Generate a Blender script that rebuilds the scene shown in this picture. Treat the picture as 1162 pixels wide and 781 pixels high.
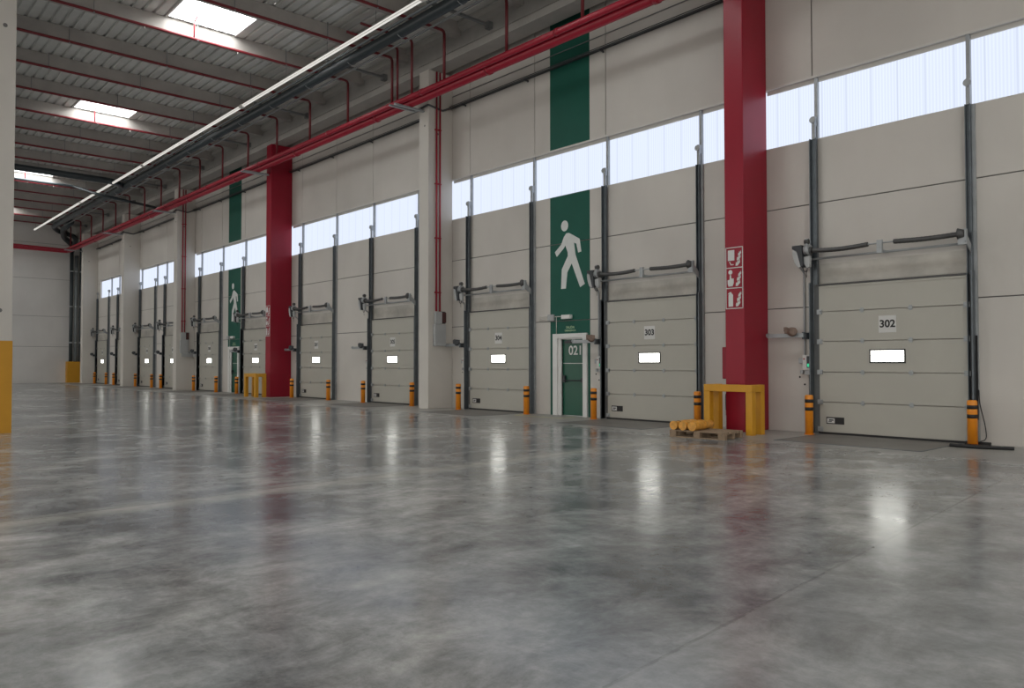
import bpy, bmesh, math, random
from mathutils import Vector, Matrix
random.seed(7)
for o in list(bpy.data.objects): bpy.data.objects.remove(o)
SC = bpy.context.scene
COL = SC.collection

# ------------------------------------------------------------------ camera
cam = bpy.data.cameras.new('camera'); co = bpy.data.objects.new('camera', cam); COL.objects.link(co)
cam.sensor_fit = 'HORIZONTAL'; cam.sensor_width = 36.0; cam.lens = 880.0 * 36.0 / 1162.0
cam.clip_end = 300
_f = Vector((-0.74112584, 0.67092623, 0.02429993)); _r = Vector((0.671114175, 0.741353794, -0.00056164)); _u = Vector((0.01839167, -0.01589178, 0.99970456))
M = Matrix(((_r.x, _u.x, -_f.x, 0), (_r.y, _u.y, -_f.y, 0), (_r.z, _u.z, -_f.z, 1.5), (0, 0, 0, 1)))
co.matrix_world = M
SC.camera = co
# ------------------------------------------------------------------ light and exposure
SC.view_settings.view_transform = 'Standard'; SC.view_settings.look = 'None'
SC.view_settings.gamma = 1.0; SC.view_settings.exposure = 0.30; SC.view_settings.use_curve_mapping = False
W = bpy.data.worlds.new('world'); SC.world = W; W.use_nodes = True
bg = W.node_tree.nodes['Background']; bg.inputs[0].default_value = (1.0, 0.955, 0.90, 1); bg.inputs[1].default_value = 1.02
WINDOW_GLOW = 0.98; SKYLIGHT_GLOW = 13.5; DOOR_WINDOW_GLOW = 6.0

# ------------------------------------------------------------------ materials
def nodes_of(name):
    m = bpy.data.materials.new(name); m.use_nodes = True
    nt = m.node_tree; b = nt.nodes['Principled BSDF']
    return m, nt, b
def coords(nt, scale=(1, 1, 1)):
    g = nt.nodes.new('ShaderNodeNewGeometry'); mp = nt.nodes.new('ShaderNodeMapping')
    mp.inputs['Scale'].default_value = scale
    nt.links.new(g.outputs['Position'], mp.inputs[0]); return mp.outputs[0]
def noise(nt, vec, scale, detail=6, rough=.6, dist=0.0):
    n = nt.nodes.new('ShaderNodeTexNoise'); n.inputs['Scale'].default_value = scale
    n.inputs['Detail'].default_value = detail; n.inputs['Roughness'].default_value = rough; n.inputs['Distortion'].default_value = dist
    nt.links.new(vec, n.inputs['Vector']); return n.outputs['Fac']
def ramp(nt, fac, stops):
    r = nt.nodes.new('ShaderNodeValToRGB'); e = r.color_ramp.elements
    e[0].position = stops[0][0]; e[0].color = (*stops[0][1], 1); e[1].position = stops[-1][0]; e[1].color = (*stops[-1][1], 1)
    for p, c in stops[1:-1]:
        k = e.new(p); k.color = (*c, 1)
    nt.links.new(fac, r.inputs[0]); return r.outputs[0]
def mix(nt, fac, a, b, blend='MIX'):
    m = nt.nodes.new('ShaderNodeMix'); m.data_type = 'RGBA'; m.blend_type = blend
    for s, v in ((m.inputs[0], fac), (m.inputs[6], a), (m.inputs[7], b)):
        if hasattr(v, 'links'): nt.links.new(v, s)
        elif isinstance(v, tuple): s.default_value = (*v, 1)
        else: s.default_value = v
    return m.outputs[2]
def mth(nt, op, a, b=0.0, c=0.0):
    m = nt.nodes.new('ShaderNodeMath'); m.operation = op
    for s, v in zip(m.inputs, (a, b, c)):
        if hasattr(v, 'links'): nt.links.new(v, s)
        else: s.default_value = v
    return m.outputs[0]
def mat(name, c, rough=.6, metal=0.0, var=.08, scale=2.0, bump=0.0, spec=.5):
    m, nt, b = nodes_of(name); v = coords(nt)
    f = noise(nt, v, scale)
    lo = tuple(max(0, x * (1 - var)) for x in c); hi = tuple(min(1, x * (1 + var)) for x in c)
    nt.links.new(ramp(nt, f, [(.3, lo), (.7, hi)]), b.inputs['Base Color'])
    b.inputs['Roughness'].default_value = rough; b.inputs['Metallic'].default_value = metal
    b.inputs['Specular IOR Level'].default_value = spec
    if bump:
        bp = nt.nodes.new('ShaderNodeBump'); bp.inputs['Strength'].default_value = bump; bp.inputs['Distance'].default_value = .01
        nt.links.new(noise(nt, v, scale * 12), bp.inputs['Height']); nt.links.new(bp.outputs[0], b.inputs['Normal'])
    return m
def emit(name, c, s, ribs=None):
    m = bpy.data.materials.new(name); m.use_nodes = True; nt = m.node_tree
    for n in list(nt.nodes): nt.nodes.remove(n)
    out = nt.nodes.new('ShaderNodeOutputMaterial'); e = nt.nodes.new('ShaderNodeEmission'); e.inputs[1].default_value = s
    nt.links.new(e.outputs[0], out.inputs[0])
    if ribs:
        g = nt.nodes.new('ShaderNodeNewGeometry'); sp = nt.nodes.new('ShaderNodeSeparateXYZ'); nt.links.new(g.outputs['Position'], sp.inputs[0])
        fine = mth(nt, 'PINGPONG', sp.outputs[0], ribs[0] / 2); fine = mth(nt, 'DIVIDE', fine, ribs[0] / 2)
        seam = mth(nt, 'PINGPONG', sp.outputs[0], ribs[1] / 2); seam = mth(nt, 'LESS_THAN', seam, .016)
        c1 = mix(nt, fine, tuple(x * .88 for x in c), c)
        n = noise(nt, coords(nt, (1, 1, .2)), .9, 3); c1 = mix(nt, mth(nt, 'MULTIPLY', n, .22), c1, (.72, .72, .85), 'MULTIPLY')
        c2 = mix(nt, mth(nt, 'MULTIPLY', seam, .5), c1, (.50, .55, .68)); nt.links.new(c2, e.inputs[0])
    else: e.inputs[0].default_value = (*c, 1)
    return m

def wall_mat(name, c):
    m, nt, b = nodes_of(name); v = coords(nt)
    f = noise(nt, v, .45, 4, .5, .3); base = ramp(nt, f, [(.3, tuple(x * .93 for x in c)), (.7, tuple(min(1, x * 1.05) for x in c))])
    f2 = noise(nt, coords(nt, (1, 1, .25)), 2.2, 5, .6)
    base = mix(nt, mth(nt, 'MULTIPLY', f2, .16), base, (.72, .64, .58), 'MULTIPLY')
    nt.links.new(base, b.inputs['Base Color']); b.inputs['Roughness'].default_value = .72
    b.inputs['Specular IOR Level'].default_value = .25
    return m
CONC = wall_mat('cream_precast_wall', (.60, .575, .535))
CONC2 = wall_mat('cream_precast_column', (.62, .595, .55))
BEAM = mat('grey_precast_beam', (.40, .385, .36), .8, 0, .1, 1.5)
PURL = mat('grey_precast_purlin', (.40, .375, .35), .8, 0, .1, 1.5)
JOINT = mat('dark_joint_sealant', (.16, .155, .15), .8)
RED = mat('red_paint', (.285, .005, .022), .38, 0, .06, 1.2, 0, .4)
REDPIPE = mat('red_pipe_paint', (.33, .010, .028), .32, 0, .05, 3)
REDLAT = mat('dull_red_pipe_paint', (.17, .012, .018), .45, 0, .05, 3)
GREEN = mat('green_paint', (.007, .092, .064), .5, 0, .06, 1.5, 0, .3)
GREENDOOR = mat('green_door_paint', (.007, .085, .05), .35, 0, .04, 1.5)
WHITE = mat('white_paint', (.72, .72, .70), .5, 0, .04)
PICTO = mat('white_sign_paint', (.66, .68, .66), .5, 0, .06, 3)
DOORP = mat('grey_beige_door_panel', (.435, .422, .370), .42, 0, .03, .8)
HEADBAND = mat('blotchy_grey_header_band', (.46, .44, .395), .6, 0, .22, 1.4)
PLATE = mat('pale_number_plate', (.62, .62, .60), .5, 0, .03)
BLACK = mat('black_rubber', (.012, .012, .013), .55, 0, .1)
INK = mat('black_ink', (.015, .015, .015), .6, 0, .05)
STEEL = mat('dark_galvanised_steel', (.13, .15, .165), .42, .55, .15, 5)
SIDESEAL = mat('grey_side_seal', (.15, .155, .155), .6)
STEELL = mat('light_galvanised_steel', (.36, .38, .39), .45, .35, .12, 5)
SPRING = mat('oiled_spring_steel', (.085, .085, .085), .45, .4, .1, 8)
GREYBOX = mat('grey_plastic', (.42, .43, .43), .45, 0, .06)
DARKPL = mat('dark_plastic', (.025, .03, .035), .4, 0, .1)
BROWN = mat('brown_dusty_lamp_head', (.19, .13, .10), .6, 0, .25, 12)
YEL = mat('orange_yellow_bollard', (.80, .27, .012), .38, 0, .05, 5)
YELB = mat('ochre_yellow_barrier', (.62, .30, .015), .4, 0, .06, 3)
YELG = mat('ochre_yellow_guard', (.56, .27, .012), .55, 0, .05, 2)
WRAP = mat('yellow_wrapped_bollard', (.68, .32, .05), .3, 0, .3, 12)
WOOD = mat('weathered_pallet_wood', (.28, .20, .13), .8, 0, .25, 9, .3)
TRUNK = mat('white_trunking', (.80, .78, .72), .4, 0, .03)
BPIPE = mat('black_drain_pipe', (.035, .045, .05), .35, 0, .1, 2)
GPIPE = mat('grey_steel_pipe', (.20, .22, .23), .4, .3, .1, 2)
STRUT = mat('grey_channel_strut', (.22, .23, .23), .5, .2, .1, 2)
CABLE = mat('dark_cable_tray', (.075, .08, .085), .5, .2, .1, 3)
ALU = mat('pale_window_frame', (.60, .58, .54), .45, 0, .04)
DECK = mat('galvanised_roof_deck', (.66, .66, .63), .45, .15, .10, .8)
GLOW = emit('daylit_polycarbonate', (.74, .81, .95), WINDOW_GLOW, (.06, .52))
SKYG = emit('daylit_skylight_dome', (.97, 1.0, 1.0), SKYLIGHT_GLOW)
DWIN = emit('daylit_door_window', (1.0, 1.0, .93), DOOR_WINDOW_GLOW)
TRUNKGLOW = emit('trunking_added_glow', (1.0, .97, .90), .62)  # added glow, only there to brighten the white trunking
LED = emit('green_display', (.1, .9, .45), .5)
PLATEF = mat('dark_concrete_leveller', (.17, .16, .145), .5, 0, .15, 2)
YLINE = mat('worn_yellow_floor_paint', (.55, .52, .25), .6, 0, .25, 8)
GLOWTXT = mat('pale_green_sign_paint', (.42, .56, .34), .6, 0, .15, 20)

def floor_mat():
    m, nt, b = nodes_of('polished_concrete'); v = coords(nt)
    n1 = noise(nt, v, .33, 9, .66, .25)
    n2 = noise(nt, coords(nt, (1, .7, 1)), 1.9, 10, .74, .3)
    n3 = noise(nt, coords(nt, (.7, 1.3, 1)), 7, 12, .8, .8)
    base = ramp(nt, n1, [(.38, (.135, .143, .149)), (.5, (.24, .246, .246)), (.62, (.35, .348, .335))])
    base = mix(nt, .75, base, ramp(nt, n2, [(.34, (.16, .16, .16)), (.5, (.5, .5, .5)), (.68, (.88, .88, .86))]), 'OVERLAY')
    base = mix(nt, .6, base, ramp(nt, n3, [(.3, (.35, .35, .35)), (.7, (.65, .65, .65))]), 'OVERLAY')
    # bright wear streaks
    n4 = noise(nt, coords(nt, (.7, 1.5, 1)), 1.5, 12, .80, .9)
    st = ramp(nt, n4, [(.56, (0, 0, 0)), (.70, (1, 1, 1))])
    base = mix(nt, mth(nt, 'MULTIPLY', st, .42), base, (.50, .49, .465))
    # casting joints, with the paler cement-dusted strip beside them
    sp = nt.nodes.new('ShaderNodeSeparateXYZ'); g = nt.nodes.new('ShaderNodeNewGeometry'); nt.links.new(g.outputs[0], sp.inputs[0])
    X, Y = sp.outputs[0], sp.outputs[1]
    wob = mth(nt, 'MULTIPLY', mth(nt, 'SUBTRACT', noise(nt, v, 1.1, 6, .7), .5), .5)
    for jx, sl, wd, amt in ((-8.60, .055, .36, .85), (-2.15, .09, 0.0, .35), (-20.8, .0, .5, .4), (-32.6, 0, .6, .4), (-44.3, 0, .6, .4)):
        d = mth(nt, 'ADD', X, mth(nt, 'MULTIPLY', Y, sl)); d = mth(nt, 'SUBTRACT', d, jx)   # signed distance in x
        if wd:
            dd = mth(nt, 'SUBTRACT', mth(nt, 'ADD', d, wob), wd * .35)
            band = mth(nt, 'SUBTRACT', 1.0, mth(nt, 'DIVIDE', mth(nt, 'ABSOLUTE', dd), wd)); band = mth(nt, 'MAXIMUM', band, 0)
            base = mix(nt, mth(nt, 'MULTIPLY', mth(nt, 'MULTIPLY', band, amt), mth(nt, 'MULTIPLY', n2, 1.5)), base, (.47, .46, .41))
        line = mth(nt, 'LESS_THAN', mth(nt, 'ABSOLUTE', d), .012)
        base = mix(nt, mth(nt, 'MULTIPLY', line, .6 if wd else .3), base, (.07, .07, .065))
    # pour east of the joint at x=-2.3 is a slightly paler mix
    d = mth(nt, 'ADD', mth(nt, 'ADD', X, mth(nt, 'MULTIPLY', Y, .09)), mth(nt, 'MULTIPLY', wob, .8)); d = mth(nt, 'ADD', d, 2.15)
    step = mth(nt, 'MULTIPLY', mth(nt, 'GREATER_THAN', d, 0), .22)
    base = mix(nt, step, base, (.40, .40, .385))
    # dusty strip at the dock wall
    e = mth(nt, 'MULTIPLY', mth(nt, 'SUBTRACT', mth(nt, 'ADD', Y, mth(nt, 'MULTIPLY', wob, 2.5)), 12.6), .5); e = mth(nt, 'MINIMUM', mth(nt, 'MAXIMUM', e, 0), 1)
    base = mix(nt, mth(nt, 'MULTIPLY', e, .55), base, (.40, .38, .34))
    nt.links.new(base, b.inputs['Base Color'])
    r = mth(nt, 'MULTIPLY_ADD', n2, .30, .05); r = mth(nt, 'ADD', r, mth(nt, 'MULTIPLY', e, .22)); nt.links.new(r, b.inputs['Roughness'])
    b.inputs['Specular IOR Level'].default_value = .65
    bp = nt.nodes.new('ShaderNodeBump'); bp.inputs['Strength'].default_value = .05; bp.inputs['Distance'].default_value = .02
    nt.links.new(noise(nt, v, 1.6, 3, .5), bp.inputs['Height']); nt.links.new(bp.outputs[0], b.inputs['Normal'])
    return m
FLOOR = floor_mat()

# ------------------------------------------------------------------ mesh helpers
def bx(bm, x0, x1, y0, y1, z0, z1):
    x0, x1 = min(x0, x1), max(x0, x1); y0, y1 = min(y0, y1), max(y0, y1); z0, z1 = min(z0, z1), max(z0, z1)
    v = [bm.verts.new(p) for p in ((x0, y0, z0), (x1, y0, z0), (x1, y1, z0), (x0, y1, z0), (x0, y0, z1), (x1, y0, z1), (x1, y1, z1), (x0, y1, z1))]
    for f in ((3, 2, 1, 0), (4, 5, 6, 7), (0, 1, 5, 4), (1, 2, 6, 5), (2, 3, 7, 6), (3, 0, 4, 7)): bm.faces.new([v[i] for i in f])
    return bm
def box(x0, x1, y0, y1, z0, z1): return bx(bmesh.new(), x0, x1, y0, y1, z0, z1)
def boxes(l):
    bm = bmesh.new()
    for a in l: bx(bm, *a)
    return bm
def tube(bm, pts, r, n=12, cap=True):
    pts = [Vector(p) for p in pts]; rings = []
    rs = r if isinstance(r, (list, tuple)) else [r] * len(pts)
    for i, p in enumerate(pts):
        d = ((pts[i + 1] - p) if i < len(pts) - 1 else Vector()) .normalized() + ((p - pts[i - 1]) if i else Vector()).normalized()
        if d.length < 1e-6: d = pts[min(i + 1, len(pts) - 1)] - pts[max(i - 1, 0)]
        d.normalize(); a = Vector((0, 0, 1)) if abs(d.z) < .9 else Vector((1, 0, 0))
        u = d.cross(a).normalized(); w = d.cross(u).normalized()
        k = 1.0
        if 0 < i < len(pts) - 1:
            c = (pts[i + 1] - p).normalized().dot((p - pts[i - 1]).normalized()); k = 1 / max(.5, math.sqrt(max(0, (1 + c) / 2)))
            k = 1.0 if len(pts) > 3 else k
        rings.append([bm.verts.new(p + (u * math.cos(2 * math.pi * j / n) + w * math.sin(2 * math.pi * j / n)) * rs[i]) for j in range(n)])
    for a, b in zip(rings, rings[1:]):
        for j in range(n): bm.faces.new((a[j], a[(j + 1) % n], b[(j + 1) % n], b[j])).smooth = True
    if cap: bm.faces.new(rings[0][::-1]); bm.faces.new(rings[-1])
    return bm
def tb(pts, r, n=12): return tube(bmesh.new(), pts, r, n)
def bend(pts, R, seg=5):
    """round the corners of a polyline"""
    pts = [Vector(p) for p in pts]; out = [pts[0]]
    for i in range(1, len(pts) - 1):
        p = pts[i]; a = (pts[i - 1] - p).normalized(); b = (pts[i + 1] - p).normalized()
        s, e = p + a * R, p + b * R
        for k in range(seg + 1):
            t = k / seg; out.append(s * (1 - t) ** 2 + p * 2 * t * (1 - t) + e * t * t)
    return out + [pts[-1]]
def poly_xz(bm, pts, y0, y1):
    """prism from (x,z) outline between two y"""
    a = [bm.verts.new((x, y0, z)) for x, z in pts]; b = [bm.verts.new((x, y1, z)) for x, z in pts]
    bm.faces.new(a); bm.faces.new(b[::-1]); n = len(pts)
    for i in range(n): bm.faces.new((a[i], b[i], b[(i + 1) % n], a[(i + 1) % n]))
    return bm
def disc(cx, cz, rx, rz, n=20): return [(cx + rx * math.cos(2 * math.pi * i / n), cz + rz * math.sin(2 * math.pi * i / n)) for i in range(n)]
def obj(name, bm, m, parent=None, bevel=0.0, loc=None):
    if isinstance(bm, bmesh.types.BMesh):
        bmesh.ops.recalc_face_normals(bm, faces=bm.faces); me = bpy.data.meshes.new(name); bm.to_mesh(me); bm.free()
    else: me = bm
    if not me.materials: me.materials.append(m)
    o = bpy.data.objects.new(name, me); COL.objects.link(o)
    if parent: o.parent = parent
    if loc: o.location = loc
    if bevel:
        b = o.modifiers.new('bevel', 'BEVEL'); b.width = bevel; b.segments = 2; b.limit_method = 'ANGLE'
    return o
def tag(o, label, cat, group=None):
    o['label'] = label; o['category'] = cat
    if group: o['group'] = group
    return o
def thing(name, label, cat, loc=(0, 0, 0), group=None):
    o = bpy.data.objects.new(name, None); COL.objects.link(o); o.location = loc; o.empty_display_size = .2
    return tag(o, label, cat, group)
def struct(name, bm=None, m=None, parent=None, loc=None):
    if bm is None:
        o = bpy.data.objects.new(name, None); COL.objects.link(o); o.empty_display_size = .2
        if loc: o.location = loc
    else: o = obj(name, bm, m, parent, loc=loc)
    o['kind'] = 'structure'; return o
def copy_tree(o, parent=None):
    c = o.copy(); COL.objects.link(c)
    if parent: c.parent = parent
    for ch in list(o.children): copy_tree(ch, c)
    return c
def text_mesh(s, size, extrude=.002, bold=0.0, spacing=1.0):
    cu = bpy.data.curves.new('lettering', 'FONT'); cu.body = s; cu.size = size; cu.extrude = extrude; cu.offset = bold
    cu.align_x = 'CENTER'; cu.align_y = 'CENTER'; cu.space_character = spacing
    o = bpy.data.objects.new('lettering', cu); COL.objects.link(o)
    dg = bpy.context.evaluated_depsgraph_get(); me = bpy.data.meshes.new_from_object(o.evaluated_get(dg))
    bpy.data.objects.remove(o); bpy.data.curves.remove(cu)
    me.transform(Matrix.Rotation(math.pi / 2, 4, 'X'))          # stands upright, reads towards -y
    return me
ORD = ['first', 'second', 'third', 'fourth', 'fifth', 'sixth', 'seventh', 'eighth', 'ninth', 'tenth', 'eleventh', 'twelfth', 'thirteenth', 'fourteenth',
       'fifteenth', 'sixteenth', 'seventeenth', 'eighteenth', 'nineteenth', 'twentieth', 'twenty first', 'twenty second', 'twenty third', 'twenty fourth', 'twenty fifth', 'twenty sixth', 'twenty seventh', 'twenty eighth']

# ------------------------------------------------------------------ setting
YW = 15.97; XF = -67.4; XR = 16.0; YB = -21.0; ZD = 12.3
WZ0, WZ1 = 6.31, 7.65
struct('floor', box(XF - .3, XR + 3, YB - 4, YW + .6, -.3, 0), FLOOR)
# dock wall: precast panels with real joint gaps over a dark backing
PED = [(-15.53, -14.65), (-39.01, -38.13)]                       # personnel door leaves
vj = sorted([-2.1, -7.97, -13.83, -16.62, -19.68, -25.6, -28.4, -31.4, -37.4, -40.3, -43.2, -48.9, -53.6, -58.6, -63.8] + [XF, XR])
bm = bmesh.new(); g = .012
def row(z0, z1, xs, cut=()):
    for a, b in zip(xs, xs[1:]):
        segs = [(a, b)]
        for c0, c1 in cut:
            segs = [s for sg in segs for s in ([(sg[0], c0), (c1, sg[1])] if sg[0] < c0 < sg[1] else [sg])]
        for s0, s1 in segs:
            e0 = 0 if any(abs(s0 - c[1]) < 1e-6 for c in cut) else .014
            e1 = 0 if any(abs(s1 - c[0]) < 1e-6 for c in cut) else .014
            bx(bm, s0 + e0, s1 - e1, YW, YW + .2, z0, z1)
low = sorted([-9.3, -20.9, -32.6, -44.4, -54.2, -64.3, XF, XR])
cutd = [(a - .02, b + .02) for a, b in PED]
row(0, 2.2, low, cutd); row(2.2, 2.70 - g, low); row(2.70 + g, 4.92 - g, low); row(4.92 + g, WZ0, low)
row(WZ1, ZD + .3, vj)
bx(bm, XF, -63.3, YW, YW + .2, WZ0, WZ1)
wall = struct('wall_dock', bm, CONC)
bmj = bmesh.new()
for a, b in zip([XF] + [c[1] for c in sorted(PED)], [c[0] for c in sorted(PED)] + [XR]): bx(bmj, a, b, YW + .03, YW + .19, 0, WZ0 - .01)
for a, b in PED: bx(bmj, a, b, YW + .03, YW + .19, 2.2, WZ0 - .01)
bx(bmj, XF, XR, YW + .03, YW + .19, WZ1 + .01, ZD + .2)
obj('wall_joint', bmj, JOINT, wall)['kind'] = 'structure'
# green painted stripes that run up the wall at the two personnel doors
for x0, x1 in ((-15.97, -14.42), (-39.45, -37.90)):
    d0, d1 = [p for p in PED if x0 < p[0] < x1][0]
    s = []
    for z0, z1 in ((2.25, 2.70 - g), (2.70 + g, 4.92 - g), (4.92 + g, WZ0), (WZ1, ZD)): s.append((x0, x1, YW - .004, YW, z0, z1))
    s += [(x0, d0 - .25, YW - .004, YW, 0, 2.25), (d1 + .12, x1, YW - .004, YW, 0, 2.25)]
    obj('green_stripe', boxes(s), GREEN, wall)
# far wall
bm = bmesh.new()
for z0, z1 in ((0, 2.75), (2.75, 5.06), (5.06, 7.91), (7.91, 10.6), (10.6, ZD + .3)):
    bx(bm, XF - .2, XF, YB, YW - .001, z0 + (.012 if z0 else 0), z1 - .012)
fw = struct('wall_far', bm, wall_mat('pale_far_wall', (.66, .645, .62)))
obj('wall_joint', box(XF - .19, XF - .02, YB, YW - .01, 0, ZD), JOINT, fw)['kind'] = 'structure'
# polycarbonate ribbon windows, one per bay between two columns
COLS = [('red', -9.52, -9.05), ('cream', -21.15, -20.62), ('red', -32.84, -32.36), ('cream', -44.66, -44.15), ('cream', -54.5, -53.96), ('cream', -64.6, -64.05)]
TR = [(-7.88, -4.92), (-13.78, -10.80), (-19.64, -16.66), (-25.56, -22.60), (-31.36, -28.39), (-37.38, -34.40), (-43.22, -40.22), (-48.88, -45.90), (-53.62, -50.62), (-58.58, -55.60), (-63.74, -60.50)]
edges = [XR] + [c for _, a, b in COLS for c in (b, a)] + [XF]
n = 0
for i in range(0, len(edges), 2):
    x1, x0 = edges[i], edges[i + 1]
    x0 = max(x0, -63.3)
    if i: x1 += 0.0
    if x1 - x0 < .5: continue
    n += 1; w = struct('window_%d' % n, loc=(x0, YW, WZ0))
    L = x1 - x0
    obj('window_pane', box(-.24, L + .24, .10, .115, 0, WZ1 - WZ0), GLOW, w)
    obj('window_frame', boxes([(-.02, L + .02, -.02, .02, WZ1 - WZ0 - .002, WZ1 - WZ0 + .045), (-.02, L + .02, .07, .1, WZ1 - WZ0 - .09, WZ1 - WZ0 - .002), (-.02, L + .02, -.004, .1, -.02, .004)]), ALU, w)
    for a, b in TR:
        for t in (a, b):
            if x0 < t < x1: obj('window_mullion', box(t - x0 - .05, t - x0 + .02, .01, .09, 0, WZ1 - WZ0), STEELL, w)
# roof: corrugated deck in bays between the precast purlins, with skylight openings
LX = [-13.25 + 2.9 * 9 - 2.9 * k for k in range(0, 29)]      # sprinkler branch lines, 4.15 ... -67
LX = [x for x in LX if x > XF + .6]
SKY = []
for k in (10.0, -1.6, -13.25, -24.85, -36.45, -50.95, -62.55):
    xk = min(LX, key=lambda x: abs(x - k))
    for yc in (9.15, -2.9, -14.9): SKY.append((xk - .08, xk + 2.43, yc - 1.07, yc + 1.07))
bm = bmesh.new(); P_ = .32
def corr(x0, x1, y0, y1):
    k0 = math.ceil(y0 / P_ - 1e-6); prof = []
    y = y0; pts = [(y0, ZD + .02)]
    k = k0
    while k * P_ < y1 + 1e-6:
        c = k * P_
        for dy, dz in ((-.05, 0), (-.028, .06), (.028, .06), (.05, 0)):
            if y0 < c + dy < y1: pts.append((c + dy, ZD + dz))
        k += 1
    pts.append((y1, ZD + .02))
    a = [bm.verts.new((x0, y, z)) for y, z in pts]; b = [bm.verts.new((x1, y, z)) for y, z in pts]
    for i in range(len(pts) - 1): bm.faces.new((a[i], a[i + 1], b[i + 1], b[i]))
xs = [XR] + LX + [XF]
for a, b in zip(xs, xs[1:]):
    holes = sorted([(s[2], s[3]) for s in SKY if b - .2 < s[0] < a and s[1] <= a + .5 and s[0] > b - .1])
    y = YB
    for h0, h1 in holes: corr(b, a, y, h0); corr(b + 2.44, a, h0, h1); y = h1
    corr(b, a, y, YW + .1)
struct('ceiling', bm, DECK)
n = 20
for x0, x1, y0, y1 in SKY:
    n += 1; w = struct('window_%d' % n, loc=(x0, y0, ZD)); lx, ly = x1 - x0, y1 - y0
    obj('skylight_curb', boxes([(0, lx, -.05, 0, -.02, .45), (0, lx, ly, ly + .05, -.02, .45), (-.0, .04, 0, ly, .0, .45), (lx - .04, lx, 0, ly, .0, .45)]), WHITE, w)
    bmd = bmesh.new(); nx, ny = 8, 8
    gr = [[bmd.verts.new((lx * i / nx, ly * j / ny, .42 + .35 * math.sin(math.pi * i / nx) ** .5 * math.sin(math.pi * j / ny) ** .5)) for j in range(ny + 1)] for i in range(nx + 1)]
    for i in range(nx):
        for j in range(ny): bmd.faces.new((gr[i][j], gr[i][j + 1], gr[i + 1][j + 1], gr[i + 1][j]))
    obj('skylight_dome', bmd, SKYG, w)
    obj('skylight_bar', boxes([(0, lx, ly * .28, ly * .28 + .03, .38, .42), (0, lx, ly * .72, ly * .72 + .03, .38, .42)]), ALU, w)

# ------------------------------------------------------------------ columns and beams
CN = ['red column nearest, beside the door marked 302', 'cream column with twin red pipes, left of the door marked 304', 'far red column with a small ochre barrier at its foot',
      'cream column with twin red pipes in the left half, beyond the far green stripe', 'plain cream column between the two farthest window bays', 'farthest cream column in the corner beside the black drain pipes']
for (kind, a, b), lab in zip(COLS, CN):
    c = thing('precast_column', '%s' % lab, 'column', ((a + b) / 2, 15.45, 0), 'columns along the dock wall')
    hw = (b - a) / 2; m = RED if kind == 'red' else CONC2
    obj('shaft', box(-hw, hw, -.48, .515, 0, 11.19), m, c, .015)
    if kind != 'red':
        for z in (9.35,): obj('lifting_hole', tb([(-.0 + 0.05, -.483, z), (0.05, -.47, z)], .035), JOINT, c); 
        obj('lifting_hole', tb([(hw - .004, -.1, 9.1), (hw + .003, -.1, 9.1)], .035), JOINT, c)
c = thing('precast_column', 'cream foreground column cut by left edge, yellow guard around its foot', 'column', (-19.9, 2.92, 0))
obj('shaft', box(-.3, .3, -.3, .3, 0, 11.19), CONC2, c, .012)
obj('yellow_guard', box(-.315, .315, -.315, .312, 0, 1.98), YELG, c, .005)
for y, z in ((.09, 8.79), (.07, 2.63)): obj('lifting_hole', tb([(.298, y, z), (.303, y, z)], .045), JOINT, c)
def ibeam(name, y, lab, x0=XF, x1=XR):
    prof = [(-.3, 0), (.3, 0), (.3, .22), (.14, .36), (.14, .84), (.3, .92), (.3, 1.09), (-.3, 1.09), (-.3, .92), (-.14, .84), (-.14, .36), (-.3, .22)]
    bm = bmesh.new(); A = [bm.verts.new((x0, y + p, 11.2 + z)) for p, z in prof]; B = [bm.verts.new((x1, y + p, 11.2 + z)) for p, z in prof]
    bm.faces.new(A); bm.faces.new(B[::-1])
    for i in range(len(prof)): bm.faces.new((A[i], B[i], B[(i + 1) % 12], A[(i + 1) % 12]))
    return tag(obj(name, bm, BEAM), lab, 'beam')
ibeam('precast_beam', 15.35, 'long grey precast I beam resting on the columns along the dock wall', XF + .01)
ibeam('precast_beam', 2.92, 'long grey precast I beam carried by the foreground cream column', XF + .01)
PZ0 = 11.88
for i, x in enumerate(LX):
    bm = bmesh.new(); prof = [(-.13, 0), (.13, 0), (.17, ZD - PZ0 - .002), (-.17, ZD - PZ0 - .002)]
    xc = x - .27
    for y0, y1 in ((YB, 2.76), (3.08, 15.18)):
        A = [bm.verts.new((xc + p, y0, PZ0 + z)) for p, z in prof]; B = [bm.verts.new((xc + p, y1, PZ0 + z)) for p, z in prof]
        bm.faces.new(A); bm.faces.new(B[::-1])
        for k in range(4): bm.faces.new((A[k], B[k], B[(k + 1) % 4], A[(k + 1) % 4]))
    tag(obj('roof_purlin', bm, PURL), 'grey precast roof purlin, %s from the far wall' % ORD[len(LX) - 1 - i], 'purlin', 'roof purlins')
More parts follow.
